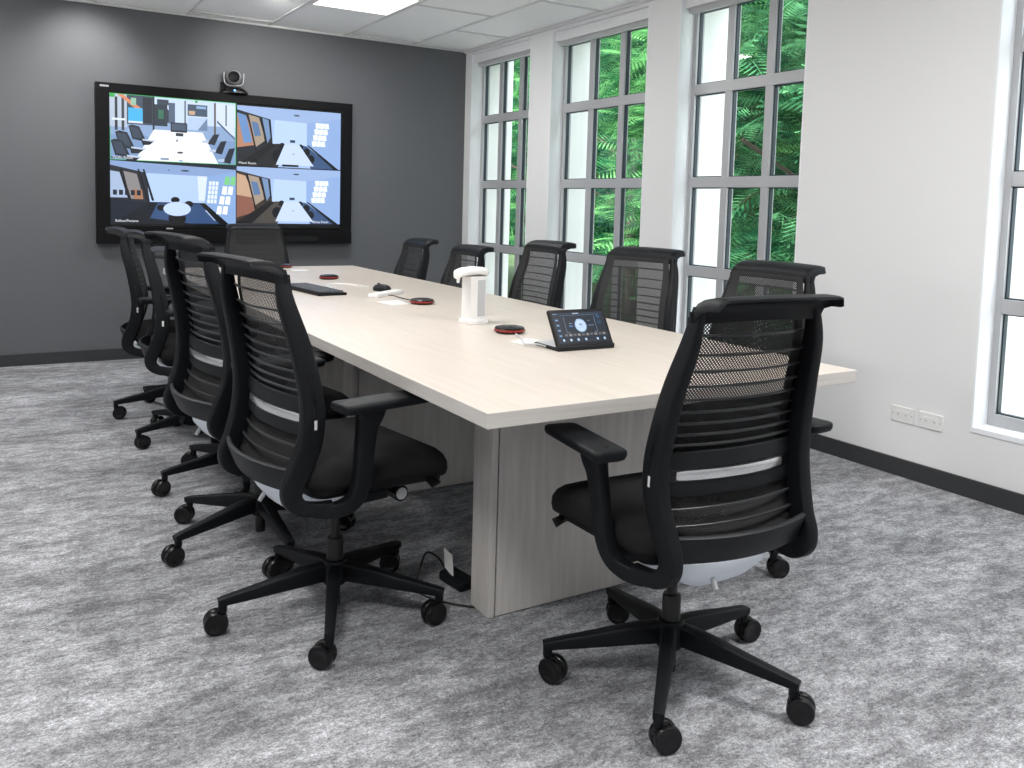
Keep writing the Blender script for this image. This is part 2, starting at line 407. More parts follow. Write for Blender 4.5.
# ------------------------------------------------------------------ chair
UP = [(.166, -.252, .980), (.180, -.244, .90), (.196, -.213, .79), (.206, -.190, .68), (.210, -.184, .61), (.210, -.193, .54), (.202, -.216, .475), (.201, -.234, .435), (.201, -.233, .402), (.204, -.207, .377), (.211, -.167, .368), (.220, -.130, .370)]
US = [(.010, .012), (.014, .021), (.016, .026), (.0175, .029), (.018, .031), (.018, .031), (.0175, .030), (.017, .028), (.0165, .025), (.0165, .020), (.016, .018), (.015, .016)]
UC = catmull(UP, 6)
def up_at(z):
    """x, y of an upright's centre line at height z (part above the hook)"""
    c = [p for p in UC[:44]]
    for a, b in zip(c, c[1:]):
        if b.z <= z <= a.z:
            t = (a.z - z) / (a.z - b.z + 1e-9); return a.x + (b.x - a.x) * t, a.y + (b.y - a.y) * t
    return c[0].x, c[0].y
def arc_strip(mb, z, hw, y, bow, hh, th, tilt=0, n=14, mi=0):
    """curved band across the back: height 2*hh, thickness 2*th, bowing rearward by bow"""
    rings = []
    for i in range(n + 1):
        u = -1 + 2 * i / n; yy = y - bow * (1 - u * u); ring = []
        for a, b in superell(th, hh, 12, 5):
            ca, sa = math.cos(tilt), math.sin(tilt)
            ring.append((u * hw, yy + a * ca - b * sa, z + a * sa + b * ca))
        rings.append(ring)
    mb.loft(rings, mi=mi); return mb

def rr_outline(x0, x1, y0, y1, r, n=6):
    o = []
    for cx_, cy_, a0 in ((x1 - r, y1 - r, 0), (x0 + r, y1 - r, 90), (x0 + r, y0 + r, 180), (x1 - r, y0 + r, 270)):
        for i in range(n + 1):
            a = R(a0 + 90 * i / n); o.append((cx_ + r * math.cos(a), cy_ + r * math.sin(a)))
    return o
def pillow(mb, x0, x1, y0, y1, r, rings, fz, taper=0, mi=0):
    """rings: (inset, z); fz(x,y) adds a drop"""
    R_ = []
    for ins, z in rings:
        rr = max(r - ins, .006); o = rr_outline(x0 + ins, x1 - ins, y0 + ins, y1 - ins, rr)
        ring = []
        for x, y in o:
            x = x * (1 - taper * (y - y0) / (y1 - y0) * -1) if taper else x
            ring.append((x, y, z + fz(x, y)))
        R_.append(ring)
    mb.loft(R_, mi=mi); return mb

def make_chair():
    root = empty('office_chair', (0, 0, 0))
    upper = []
    def P(mb, name, m, parent=root, **k):
        o = mb.build(name, m, parent, **k)
        if parent is root: upper.append(o)
        return o
    # --- back frame: two blades joined by the curled top rail
    fr = MB()
    for s_ in (-1, 1):
        pts = [(s_ * x, y, z) for x, y, z in UP]
        sweep(fr, pts, US, (1, 0, 0), sub=6, n=20, e=6)
    prof = [(-.236, .950), (-.236, .978), (-.246, .994), (-.266, 1.004), (-.294, 1.010), (-.322, 1.010), (-.334, 1.0075), (-.335, 1.003), (-.326, 1.000), (-.300, .999), (-.280, .992), (-.262, .980), (-.258, .968), (-.258, .950)]
    rings = []
    for i in range(25):
        u = -1 + 2 * i / 24; x = u * .184; e = abs(u)
        k = max(0, (e - .88) / .12)                # rounded shoulders
        ring = []
        for y, z in prof:
            zz = z - .017 * k * k - .004 * e * e; yy = y + .012 * (e ** 2) * 0 - .012 * (1 - e * e)
            if k > 0: yy = yy + (0 if y > -.28 else .006 * k * k); xs = x - math.copysign(.006 * k * k * (1 if z > .99 else 0), u)
            else: xs = x
            ring.append((xs, yy, zz))
        rings.append(ring)
    fr.loft(rings)
    bf = P(fr, 'back_frame', M['black'], smooth=50)
    for s_ in (-1, 1):                             # slot and pale clip on the outer face of each blade
        x, y = up_at(.61)
        c = MB(); c.box(s_ * (x + .0175) - .002, s_ * (x + .0175) + .002, y - .004, y + .004, .580, .605)
        c.build('side_clip', M['clip'], bf, bevel=.001)
        c = MB(); pts = []
        for z in (.585, .65, .72): xx, yy = up_at(z); pts.append((s_ * (xx + .0158), yy, z))
        sweep(c, pts, [(.003, .005)] * 3, (1, 0, 0), n=8); c.build('frame_slot', M['black2'], bf)
    # top band under the rail
    b = MB(); arc_strip(b, .960, .185, -.246, .014, .012, .003, tilt=-.15); P(b, 'top_band', M['black'], smooth=50)
    # knit sheet in front
    kn = MB(); vs = []; nz, nx = 26, 14
    for i in range(nz + 1):
        z = .440 + (.968 - .440) * i / nz; x, y = up_at(z)
        for j in range(nx + 1):
            u = -1 + 2 * j / nx; vs.append((u * (x - .006), y + .026 - .016 * (1 - u * u), z))
    kn.add(vs, [(i * (nx + 1) + j, i * (nx + 1) + j + 1, (i + 1) * (nx + 1) + j + 1, (i + 1) * (nx + 1) + j) for i in range(nz) for j in range(nx)])
    P(kn, 'mesh_backrest', M['knit'], recalc=False)
    # support wires
    for z in (.918, .874, .836, .801, .770, .741, .714, .688, .664, .522, .487):
        x, y = up_at(z); wv = MB(); arc_strip(wv, z, x - .012, y + .016, .030, .0028, .0032, n=16)
        P(wv, 'support_wire', M['wire'])
    # lumbar bar with silver strip
    x, y = up_at(.61); lb = MB(); arc_strip(lb, .598, x - .012, y + .012, .028, .052, .006, tilt=0, n=20)
    lo = P(lb, 'lumbar_bar', M['darkgrey'], smooth=50)
    q = MB(); arc_strip(q, .597, .176, y + .0015, .0235, .0155, .003, n=20); q.build('lumbar_slot', M['black2'], lo)
    q = MB(); arc_strip(q, .597, .164, y - .0015, .0225, .0115, .003, n=20); q.build('silver_strip', M['chrome'], lo)
    # lower cross bar, a broad dished band
    q = MB(); arc_strip(q, .447, .192, -.226, .040, .037, .008, tilt=.38, n=20); P(q, 'lower_crossbar', M['darkgrey'], smooth=50)
    # --- seat
    def fz(x, y):
        d = max(0, y - .10); return -.30 * d * d / .15 * 1.0 - .12 * x * x + (.10 * max(0, -y - .05) ** 2)
    q = MB(); pillow(q, -.240, .240, -.200, .250, .07, [(.012, .418), (.0, .430), (-.004, .448), (-.002, .468), (.010, .483), (.03, .490), (.07, .492), (.12, .490), (.19, .488), (.222, .4875)], fz)
    P(q, 'seat_cushion', M['fabric'], smooth=60)
    q = MB(); pillow(q, -.225, .225, -.19, .235, .06, [(.05, .385), (.02, .391), (.0, .405), (.0, .425)], fz); P(q, 'seat_pan', M['black'], smooth=60)
    # --- pale mechanism shell under the seat, with its lever
    rg = []
    for z, hx, y0, y1 in ((.392, .175, -.215, .10), (.365, .160, -.212, .10), (.330, .118, -.185, .09), (.300, .066, -.140, .07), (.286, .030, -.09, .04)):
        rg.append([(a * 1.0, (y0 + y1) / 2 + b_, z) for a, b_ in superell(hx, (y1 - y0) / 2, 28, 3.2)])
    q = MB().loft(rg); sh = P(q, 'mechanism_shell', M['shell'], smooth=60)
    q = MB(); q.cyl((-.045, -.185, .362), (-.045, -.210, .325), .007, .006, 10); q.build('release_stub', M['grey_plastic'], sh)
    q = MB(); q.box(-.19, .19, -.05, .06, .345, .375); P(q, 'cross_beam', M['black'], bevel=.006)
    for s_, yy in ((-1, .165), (1, .165)):
        q = MB(); sweep(q, [(s_ * .17, yy - .02, .400), (s_ * .215, yy, .392), (s_ * .248, yy + .012, .376)], [(.006, .008), (.012, .006), (.019, .005)], (0, 1, 0), n=10)
        P(q, 'adjustment_lever', M['black2'])
    q = MB(); q.cyl((.12, .10, .350), (.19, .10, .350), .021, .023, 18); kb = P(q, 'tension_knob', M['black2'], bevel=.002)
    q = MB(); q.cyl((.1905, .10, .350), (.1935, .10, .350), .017, .016, 18); q.build('knob_cap', M['grey_plastic'], kb)
    # --- arms: hook at the frame's foot rising to the pad
    for s_ in (-1, 1):
        q = MB(); sweep(q, [(s_ * .205, -.200, .376), (s_ * .214, -.160, .364), (s_ * .230, -.115, .366), (s_ * .250, -.082, .392), (s_ * .266, -.072, .45), (s_ * .280, -.074, .53), (s_ * .290, -.074, .585), (s_ * .296, -.070, .618), (s_ * .297, -.070, .642)],
                        [(.013, .015), (.014, .018), (.016, .020), (.017, .022), (.017, .024), (.016, .025), (.016, .028), (.018, .036), (.020, .048)], (1, 0, 0), sub=5, n=20, e=6)
        arm = P(q, 'armrest', M['black'], smooth=50)
        q = MB(); pillow(q, -.043, .043, -.145, .138, .022, [(.016, .0), (.004, .006), (0, .014), (0, .022), (.003, .0255), (.008, .027), (.03, .0275), (.042, .0275)], lambda x, y: -.25 * max(0, y - .03) ** 2 * 2)
        q.xf(Matrix.Translation((s_ * .303, -.030, .638)) @ Matrix.Rotation(s_ * R(6), 4, 'Z'))
        q.build('arm_pad', M['black'], arm, smooth=50)
    # --- base
    q = MB().lathe([(.0135, .34), (.0135, .20)], n=18); q.lathe([(.021, .222), (.0235, .218), (.0235, .150), (.028, .144)], n=20); q.lathe([(.017, .12), (.017, .022), (.014, .02)], n=16)
    gc = P(q, 'gas_column', M['gasmetal']); upper.remove(gc)
    q = MB().lathe([(.024, .158), (.031, .155), (.037, .145), (.038, .095), (.030, .085)], n=24)
    hub = P(q, 'base_hub', M['black']); upper.remove(hub)
    legs = []
    for k in range(5):
        q = MB(); pts = [(.02, 0, .124), (.10, 0, .117), (.20, 0, .103), (.30, 0, .090), (.323, 0, .086)]
        sweep(q, pts, [(.018, .027), (.019, .024), (.016, .018), (.0135, .012), (.013, .010)], (0, 1, 0), sub=4, n=20, e=7)
        q.cyl((.311, 0, .09), (.311, 0, .060), .0125, .012, 14)
        lg = P(q, 'base_leg', M['black'], smooth=45); upper.remove(lg); lg.rotation_euler = (0, 0, 2 * PI * k / 5)
        sw = R([35, -70, 120, -20, 200][k])
        cs = MB(); cs.cyl((0, 0, .070), (0, 0, .040), .010, .010, 12)
        rr = []
        for i in range(9):                       # hood between the two wheels
            a = PI * i / 8 * .9; rr.append([(-.018 + x_, w_, z_) for x_, w_, z_ in [(.026 * math.cos(a), -.008, .033 + .026 * math.sin(a)), (.026 * math.cos(a), .008, .033 + .026 * math.sin(a)), (.0 * math.cos(a), .008, .033), (.0, -.008, .033)]])
        cs.loft(rr); cs.cyl((-.018, -.02, .0305), (-.018, .02, .0305), .008, .008, 10)
        ca = P(cs, 'caster', M['black']); upper.remove(ca)
        a = 2 * PI * k / 5; ca.location = (.311 * math.cos(a), .311 * math.sin(a), 0); ca.rotation_euler = (0, 0, sw)
        for s_ in (-1, 1):
            wh = MB().lathe([(.006, .0), (.026, .0), (.0315, .003), (.0325, .006), (.0325, .015), (.0305, .019), (.022, .0205), (.019, .0185), (.004, .0185)], n=26, axis='y')
            if s_ < 0: wh.v = [(x_, -y_, z_) for x_, y_, z_ in wh.v]
            wh.v = [(x_ - .018, y_ + s_ * .0025, z_ + .0325) for x_, y_, z_ in wh.v]
            wh.build('caster_wheel', M['black2'], ca, smooth=45)
    for o in upper: o['up'] = 1
    return root
def children(o): return [c for c in C.objects if c.parent is o]
proto = make_chair()
KIDS = [(c, children(c)) for c in children(proto)]
def place(x, y, deg, dz, star, sw, label, first=[True]):
    if first[0]:
        r = proto; ks = KIDS; first[0] = False
    else:
        r = proto.copy(); C.objects.link(r); ks = []
        for c, gs in KIDS:
            n = c.copy(); C.objects.link(n); n.parent = r; g2 = []
            for g_ in gs: d = g_.copy(); C.objects.link(d); d.parent = n; g2.append(d)
            ks.append((n, g2))
    r.location = (x, y, 0); r.rotation_euler = (0, 0, R(deg)); tag(r, label, 'chair', 'black mesh-back office chairs around the table')
    rel = R(star - deg); k = [0, 0]
    for c, _ in ks:
        b = c.name.split('.')[0]
        if b == 'base_leg': c.rotation_euler = (0, 0, rel + 2 * PI * k[0] / 5); k[0] += 1
        elif b == 'caster':
            a = rel + 2 * PI * k[1] / 5; k[1] += 1
            c.location = (.311 * math.cos(a), .311 * math.sin(a), 0)
            c.rotation_euler = (0, 0, R(sw - deg + [12, -25, 30, -8, 40][(k[1] + int(star)) % 5]))
        elif b in ('gas_column', 'base_hub'): c.location = (0, 0, 0)
        elif b == 'armrest': c.location = (0, 0, min(dz, .03))
        else: c.location = (0, 0, dz)
        if 'up' in c: pass
    return r
CH = [
 (1.460, 1.572, -3.5, .004, 8, 135, 'black mesh-back office chair at the near end of the table, back to the viewer'),
 (.838, 2.312, -81, .032, 32, -20, 'frontmost black mesh-back office chair on the left side of the table'),
 (.798, 2.96, -81, .062, 56, -25, 'second black mesh-back office chair from the front on the left side'),
 (.888, 3.60, -99, -.03, 44, 0, 'third office chair on the left side, mostly hidden behind the nearer two'),
 (.880, 4.34, -97, .012, 52, 190, 'fourth office chair on the left, its back seen edge-on'),
 (.868, 4.92, -101, .004, 40, 170, 'left-side office chair nearest the screen wall, leftmost in view'),
 (1.548, 5.66, 180, 0, 10, 30, 'office chair at the far end of the table below the screen'),
 (2.195, 2.18, 91.4, -.003, -22, 170, 'office chair on the window side nearest the viewer, behind the near end chair'),
 (2.228, 2.892, 104, .006, 20, 60, 'black office chair by the windows behind the touch panel, turned slightly'),
 (2.236, 3.758, 89.3, -.004, 60, 200, 'black office chair on the window side, middle one of five'),
 (2.165, 4.472, 90, -.066, 5, 90, 'black office chair by the windows seen right behind the white dispenser'),
 (2.13, 5.12, 88, -.056, 35, 10, 'window-side office chair farthest away, seen against the grey wall'),
]
for a in CH: place(*a)

# ------------------------------------------------------------------ screen on the grey wall
SX0, SX1, SZ0, SZ1 = .640, 2.497, .839, 1.953
sx, sz = (SX0 + SX1) / 2, (SZ0 + SZ1) / 2; YF = 6.6
tv = tag(empty('wall_display', (sx, YT, sz)), 'large black wall-mounted display showing four meeting rooms', 'screen')
def T(mb): return mb.xf(Matrix.Translation((-sx, -YT, -sz)))
M['bezel'] = mat('display_bezel', (.004, .004, .005), .5, spec=.15)
M['mid_silver'] = mat('camera_silver', (.22, .22, .23), .35, .3)
f = MB(); PX0, PX1, PZ0, PZ1 = .728, 2.408, .966, 1.886
f.box(SX0, PX0, YF, YT - .02, SZ0 + .10, SZ1); f.box(PX1, SX1, YF, YT - .02, SZ0 + .10, SZ1); f.box(PX0, PX1, YF, YT - .02, PZ1, SZ1); f.box(PX0, PX1, YF, YT - .02, SZ0 + .10, PZ0); f.box(PX0 - .01, PX1 + .01, YF + .02, YT, PZ0 - .01, PZ1 + .01)
T(f).build('bezel', M['bezel'], tv, smooth=0, bevel=.003)
f = MB(); f.box(SX0, SX1, YF - .012, YT - .02, SZ0, SZ0 + .10); T(f).build('speaker_bar', M['bezel'], tv, smooth=0, bevel=.004)
f = MB(); f.box(SX0 + .55, SX1 - .28, YF - .0135, YF - .01, SZ0 + .022, SZ0 + .060); T(f).build('speaker_grille', M['black2'], tv, smooth=0)
f = MB()
for i in range(7): f.box(SX0 + .235 + i * .0105, SX0 + .2425 + i * .0105, YF - .014, YF - .0115, SZ0 + .052, SZ0 + (.067 if i not in (3,) else .062))
for i in range(6): f.box(SX0 + .028 + i * .0095, SX0 + .035 + i * .0095, YF - .002, YF + .001, SZ1 - .030, SZ1 - .018)
f.box(SX0 + .455, SX0 + .50, YF - .002, YF + .001, PZ0 - .022, PZ0 - .013)
T(f).build('bezel_lettering', M['grey_plastic'], tv, smooth=0)
# picture: flat coloured shapes, u,v in 0..1 of each quadrant, v up
pic = MB(); lay = [0]
def lin(h):
    r = [int(h[i:i + 2], 16) / 255 for i in (0, 2, 4)]; return tuple(c / 12.92 if c < .04045 else ((c + .055) / 1.055) ** 2.4 for c in r)
def poly(Q, pts, col):
    u0, u1, v0, v1 = Q; lay[0] += 1; y = YF + .016 - lay[0] * .00006
    vs = [(PX0 + (PX1 - PX0) * (u0 + (u1 - u0) * u), y, PZ0 + (PZ1 - PZ0) * (v0 + (v1 - v0) * v)) for u, v in pts]
    pic.add(vs, [tuple(range(len(vs)))], 0, lin(col))
def rect(Q, a, b, c, d, col): poly(Q, [(a, c), (b, c), (b, d), (a, d)], col)
def ell(Q, cx_, cy_, rx, ry, col, n=24): poly(Q, [(cx_ + rx * math.cos(2 * PI * i / n), cy_ + ry * math.sin(2 * PI * i / n)) for i in range(n)], col)
FULL = (0, 1, 0, 1); rect(FULL, 0, 1, 0, 1, '05080c')
Q1 = (0, .513, .50, 1); Q2 = (.517, .997, .50, .985); Q3 = (0, .511, .012, .495); Q4 = (.515, .997, .03, .492)
# Q1: own room looking back down the table
rect(Q1, 0, 1, 0, 1, '3fb45a'); rect(Q1, .006, .994, .008, .99, 'c9dcf5')
rect(Q1, .006, .994, .35, .60, '8fa9d0'); rect(Q1, .006, .994, .008, .38, '7f9cc6')
rect(Q1, .0, .13, .50, .99, 'b9c6d8'); rect(Q1, .04, .06, .45, .95, '2a3340'); rect(Q1, .09, .11, .45, .95, '323c4a'); rect(Q1, .02, .12, .60, .63, 'e6eefb')
rect(Q1, .13, .33, .55, .99, '3b4a5e'); poly(Q1, [(.06, .99), (.10, .99), (.24, .80), (.20, .78)], 'd98a63'); rect(Q1, .14, .25, .60, .80, '45b4f2'); rect(Q1, .14, .25, .57, .60, 'dbe8fa'); rect(Q1, .16, .20, .84, .95, '93c0a8')
rect(Q1, .25, .32, .58, .97, '1b2532'); rect(Q1, .325, .34, .48, .99, '1c232d'); rect(Q1, .34, .44, .55, .88, '223140'); rect(Q1, .37, .41, .66, .80, '2f6f55'); poly(Q1, [(.42, .88), (.50, .66), (.42, .58)], '2b3442')
rect(Q1, .36, .45, .88, .96, '323e4d'); rect(Q1, .45, .50, .60, .92, '51627a'); rect(Q1, .575, .585, .48, .97, '20262e')
rect(Q1, .60, .76, .74, .92, '40536a'); rect(Q1, .61, .66, .76, .82, 'c9a98c'); rect(Q1, .67, .75, .86, .90, '8fb0d8'); rect(Q1, .60, .76, .52, .72, 'b7cdec'); poly(Q1, [(.68, .52), (.76, .52), (.76, .72)], '6e87a8')
rect(Q1, .815, .83, .45, .97, '5a4f4a'); poly(Q1, [(.83, .97), (.99, .95), (.99, .45), (.83, .66)], 'd5e3f8'); poly(Q1, [(.84, .66), (.99, .40), (.99, .43), (.84, .70)], '53657f'); rect(Q1, .91, .92, .62, .95, '3c4350'); rect(Q1, .66, .68, .95, .985, '2e9a4c')
ell(Q1, .02, .965, .022, .03, '35b04f')
poly(Q1, [(.335, .49), (.72, .49), (.85, .008), (.19, .008)], 'f5f9ff')
rect(Q1, .465, .595, .47, .62, '222b38'); rect(Q1, .475, .585, .50, .60, '46566c')
rect(Q1, .505, .565, .41, .46, '27313d'); ell(Q1, .515, .34, .006, .02, '27313d'); ell(Q1, .54, .155, .024, .016, '4b4547'); rect(Q1, .48, .58, .115, .12, 'b4c2d6'); rect(Q1, .385, .45, .03, .06, '7d93b4'); rect(Q1, .53, .56, .015, .04, '93b0d2')
def qchair(Q, x, y, s, flip=1, col='222a36', col2='3a4658'):
    def p(a, b): return (x + flip * a * s, y + b * s * 1.5)
    poly(Q, [p(0, .62), p(.12, .68), p(.34, .62), p(.52, .12), p(.44, 0), p(.12, .08)], col); poly(Q, [p(.05, .58), p(.30, .57), p(.44, .12), p(.16, .14)], col2)
    poly(Q, [p(.44, .10), p(.86, .06), p(.84, .0), p(.45, .02)], 'c2cfe4'); poly(Q, [p(.40, .04), p(.80, 0), p(.66, -.14), p(.45, -.16)], '1a2029')
qchair(Q1, .14, .30, .24); qchair(Q1, .04, .17, .27); qchair(Q1, -.005 + .012, .04, .27)
for a in ((.86, .30, .14), (.92, .16, .17), (.99, .015, .20)): poly(Q1, [(a[0], a[1] + a[2] * 1.3), (a[0] - .05, a[1] + a[2] * 1.2), (a[0] - .10, a[1] + .02), (a[0] - .04, a[1])], '222b38'); poly(Q1, [(a[0] - .09, a[1] + .08), (a[0] - .15, a[1] + .06), (a[0] - .14, a[1] + .03), (a[0] - .09, a[1] + .03)], 'b9c8de')
rect(Q1, .01, .145, .02, .05, '39485c')
# Q2, Q4 long-table rooms
def longroom(Q, warm):
    rect(Q, 0, 1, 0, 1, 'aac6f2'); poly(Q, [(0, 1), (1, 1), (1, .86), (.66, .78), (.30, .80), (0, .93)], '9fb9e4'); poly(Q, [(.35, .80), (.66, .78), (.66, .38), (.33, .38)], 'bdd6fb'); ell(Q, .56, .90, .03, .014, '46566e')
    poly(Q, [(.66, .78), (1, .90), (1, 0), (.93, 0), (.66, .38)], '93b1e2')
    for r_ in range(4):
        for c_ in range(3):
            x = .75 + c_ * .045 - r_ * .012; z = .70 - r_ * .105; poly(Q, [(x, z), (x + .042, z + .008), (x + .036, z + .102), (x - .006, z + .094)], 'eff6ff')
    poly(Q, [(0, .93), (.31, .80), (.33, .38), (.06, .0), (0, 0)], '3c322c' if warm else '23272e')
    poly(Q, [(.0, .88), (.08, .84), (.18, .36), (0, .30)], 'c9a78c' if warm else 'b9866a'); poly(Q, [(.0, .88), (.08, .84), (.14, .40), (.06, .38)] if not warm else [(.0, .50), (.14, .46), (.17, .20), (0, .10)], '6c93c8' if not warm else '8e5f50')
    poly(Q, [(.10, .86), (.20, .82), (.26, .44), (.17, .32)], 'a89888'); poly(Q, [(.13, .75), (.19, .73), (.22, .52), (.16, .50)], '5c7ca8'); poly(Q, [(.23, .82), (.29, .79), (.31, .50), (.28, .40)], '7794bd')
    for x in (.085, .215, .29): poly(Q, [(x, .88 - (x - .08) * .5), (x + .018, .87 - (x - .08) * .5), (x + .10 - (x - .08) * .3, .25 + (x - .085)), (x + .085 - (x - .08) * .3, .25 + (x - .085))], '14171c')
    poly(Q, [(0, .02), (.30, .40), (.46, .38), (.38, 0), (0, 0)], '17181c'); poly(Q, [(.14, 0), (.36, .40), (.44, .40), (.38, 0)], '4a4642' if warm else '232428')
    poly(Q, [(.60, .40), (.66, .38), (.95, 0), (.70, 0)], '3c5680'); poly(Q, [(.66, .40), (.68, .40), (.98, .0), (.93, 0)], '10151d')
    for x, y, s in ((.40, .36, .07), (.36, .20, .12), (.58, .36, .06), (.64, .28, .08), (.68, .16, .09)): ell(Q, x + .02, y, s * .42, s * .85, '0d1219')
    poly(Q, [(.445, .40), (.585, .40), (.73, .04), (.36, .04)], 'cadcf8'); rect(Q, .495, .545, .43, .475, '30445e'); ell(Q, .53, .235, .014, .008, '8797b2')
    if not warm: rect(Q, .42, .58, .015, .05, '0d1118')
longroom(Q2, False); longroom(Q4, True)
# Q3 round table room
rect(Q3, 0, 1, 0, 1, '16202f'); poly(Q3, [(0, 1), (1, .93), (1, .86), (.76, .80), (.28, .82), (0, .93)], '8ba5d2'); poly(Q3, [(.27, .82), (.76, .80), (.74, .36), (.30, .36)], 'b6d0f8'); ell(Q3, .58, .88, .035, .014, '38475c'); ell(Q3, .45, .88, .008, .008, '38475c'); poly(Q3, [(.68, .80), (.76, .80), (.74, .40), (.69, .40)], 'dce9fd')
poly(Q3, [(.76, .80), (1, .90), (1, 0), (.90, 0), (.74, .36)], '8badde'); poly(Q3, [(0, .93), (.27, .82), (.30, .36), (.16, .36), (0, .42)], '262b34'); poly(Q3, [(0, .84), (.07, .82), (.13, .42), (0, .42)], 'a9bddb'); poly(Q3, [(.10, .84), (.20, .80), (.25, .42), (.15, .40)], '8d8a8c'); poly(Q3, [(.16, .55), (.24, .55), (.25, .40), (.18, .40)], 'a87a5c')
for k_ in range(5): rect(Q3, .02 + k_ * .045, .05 + k_ * .045, .46, .54, '1b2636')
for x in (.07, .205, .245): poly(Q3, [(x, .88), (x + .015, .875), (x + .09, .38), (x + .07, .38)], '0f1319')
poly(Q3, [(.0, .0), (.30, .36), (.72, .36), (.90, 0)], '0f1622'); poly(Q3, [(.30, .10), (.36, .34), (.70, .34), (.86, .02), (.62, .02)], '34507c'); poly(Q3, [(.70, .36), (.74, .36), (.95, 0), (.88, 0)], '0b0f15')
for r_ in range(5):
    for c_ in range(3): x = .775 + c_ * .028 - r_ * .004; z = .66 - r_ * .075; rect(Q3, x, x + .022, z, z + .064, 'e6f1ff')
for r_ in range(4):
    for c_ in range(2):
        x = .90 + c_ * .05 - r_ * .022; z = .68 - r_ * .165 + c_ * .0; poly(Q3, [(x, z), (x + .042, z - .01), (x + .05, z + .13), (x + .012, z + .135)], '7fd08c' if (r_ == 0) else 'f2f8ff')
for x, y in ((.50, .40), (.39, .27), (.61, .34), (.50, .05)): ell(Q3, x, y, .035, .05, '080b10')
ell(Q3, .515, .10, .07, .12, '06090e'); ell(Q3, .515, .255, .11, .115, 'c5dafa'); poly(Q3, [(.74, .24), (.75, .245), (.83, .07), (.82, .07)], 'b7c9e6')
T(pic).build('screen_picture', M['picture'], tv, smooth=0, recalc=False)
def text(s, size, mtx, m, parent, name):
    cu = bpy.data.curves.new(name, 'FONT'); cu.body = s; cu.size = size; cu.extrude = .0003; cu.align_x = 'LEFT'
    ob = bpy.data.objects.new(name, cu); C.objects.link(ob)
    dg = bpy.context.evaluated_depsgraph_get(); me = bpy.data.meshes.new_from_object(ob.evaluated_get(dg)); bpy.data.objects.remove(ob)
    me.materials.clear(); me.materials.append(m); me.transform(mtx)
    o = bpy.data.objects.new(name, me); C.objects.link(o); o.parent = parent; return o
M['ui_white'] = emis('caption_white', (.9, .95, 1), 1.0)
for s_, Q, du, dv in (('Pacific Room', Q1, .02, .02), ('Miami Room', Q2, .012, .028), ('Balboa/Panama', Q3, .035, .035), ('Biscay Room', Q4, .72, .02)):
    x = PX0 + (PX1 - PX0) * (Q[0] + (Q[1] - Q[0]) * du) - sx; z = PZ0 + (PZ1 - PZ0) * (Q[2] + (Q[3] - Q[2]) * dv) - sz
    text(s_, .025, Matrix.Translation((x, YF - YT + .004, z)) @ Matrix.Rotation(PI / 2, 4, 'X'), M['ui_white'], tv, 'screen_caption')

# ------------------------------------------------------------------ web camera on the display
cm = tag(empty('conference_camera', (1.575, 6.625, SZ1)), 'small silver and black conference camera perched on top of the display', 'camera')
cm.rotation_euler = (0, 0, R(-12)); cm.scale = (1.12, 1.12, 1.12)
q = MB().lathe([(.090, 0), (.092, .006), (.086, .018), (.066, .034), (.040, .043), (.02, .046)], n=32); q.v = [(x, y * .62, z) for x, y, z in q.v]; q.build('camera_base', M['black2'], cm)
q = MB().lathe([(.006, -.004), (.006, 0), (.003, .002)], n=12, axis='y', c=(.004, -.056, .017)); q.build('status_light', M['led'], cm)
q = MB(); sweep(q, [(-.062, 0, .135), (-.061, 0, .09), (-.048, 0, .060), (0, 0, .050), (.048, 0, .060), (.061, 0, .09), (.062, 0, .135)], [(.022, .003)] * 7, (0, 1, 0), sub=6, n=10); q.build('camera_yoke', M['silver'], cm)
q = MB().lathe([(.022, .046), (.044, .035), (.049, .015), (.050, -.010), (.047, -.030), (.040, -.040), (.036, -.041)], n=32, axis='y', c=(0, 0, .107)); hd = q.build('camera_head', M['mid_silver'], cm)
q = MB().lathe([(.036, -.036), (.036, -.046), (.032, -.048), (.028, -.0445), (.018, -.0430), (.004, -.0425)], n=28, axis='y', c=(0, 0, .107)); q.build('camera_lens', M['lens'], hd)
q = MB(); q.box(-.085, -.055, .015, .045, .0, .075); q.build('cable_socket', M['black'], cm, bevel=.004)

# ------------------------------------------------------------------ things on the table
# microphone pods
for x, y, rz, lab in ((1.562, 2.565, .2, 'black round microphone pod with red rim nearest the touch panel'), (1.636, 3.440, .9, 'red-rimmed microphone pod next to the white strip box'), (1.645, 4.69, .4, 'red-rimmed microphone pod beyond the keyboard'), (1.635, 5.53, 0, 'farthest red-rimmed microphone pod at the far end of the table')):
    e = tag(empty('microphone_pod', (x, y, TZ), rz), lab, 'microphone', 'round microphone pods along the table')
    MB().lathe([(.046, 0), (.050, .003), (.050, .007)], n=36).build('pod_foot', M['black2'], e)
    ring = MB().lathe([(.050, .006), (.0545, .0085), (.0545, .013), (.051, .0155)], n=36); ring.build('light_ring', M['red'], e)
    q = MB()
    for k in range(18):
        a = 2 * PI * k / 18; q.cyl((.0535 * math.cos(a), .0535 * math.sin(a), .009), (.0560 * math.cos(a), .0560 * math.sin(a), .009), .0022, .0018, 6)
    q.build('rim_studs', M['black2'], e)
    MB().lathe([(.0515, .0145), (.053, .017), (.050, .021), (.036, .0245), (.012, .026), (.001, .0262)], n=36).build('pod_cap', M['black2'], e)
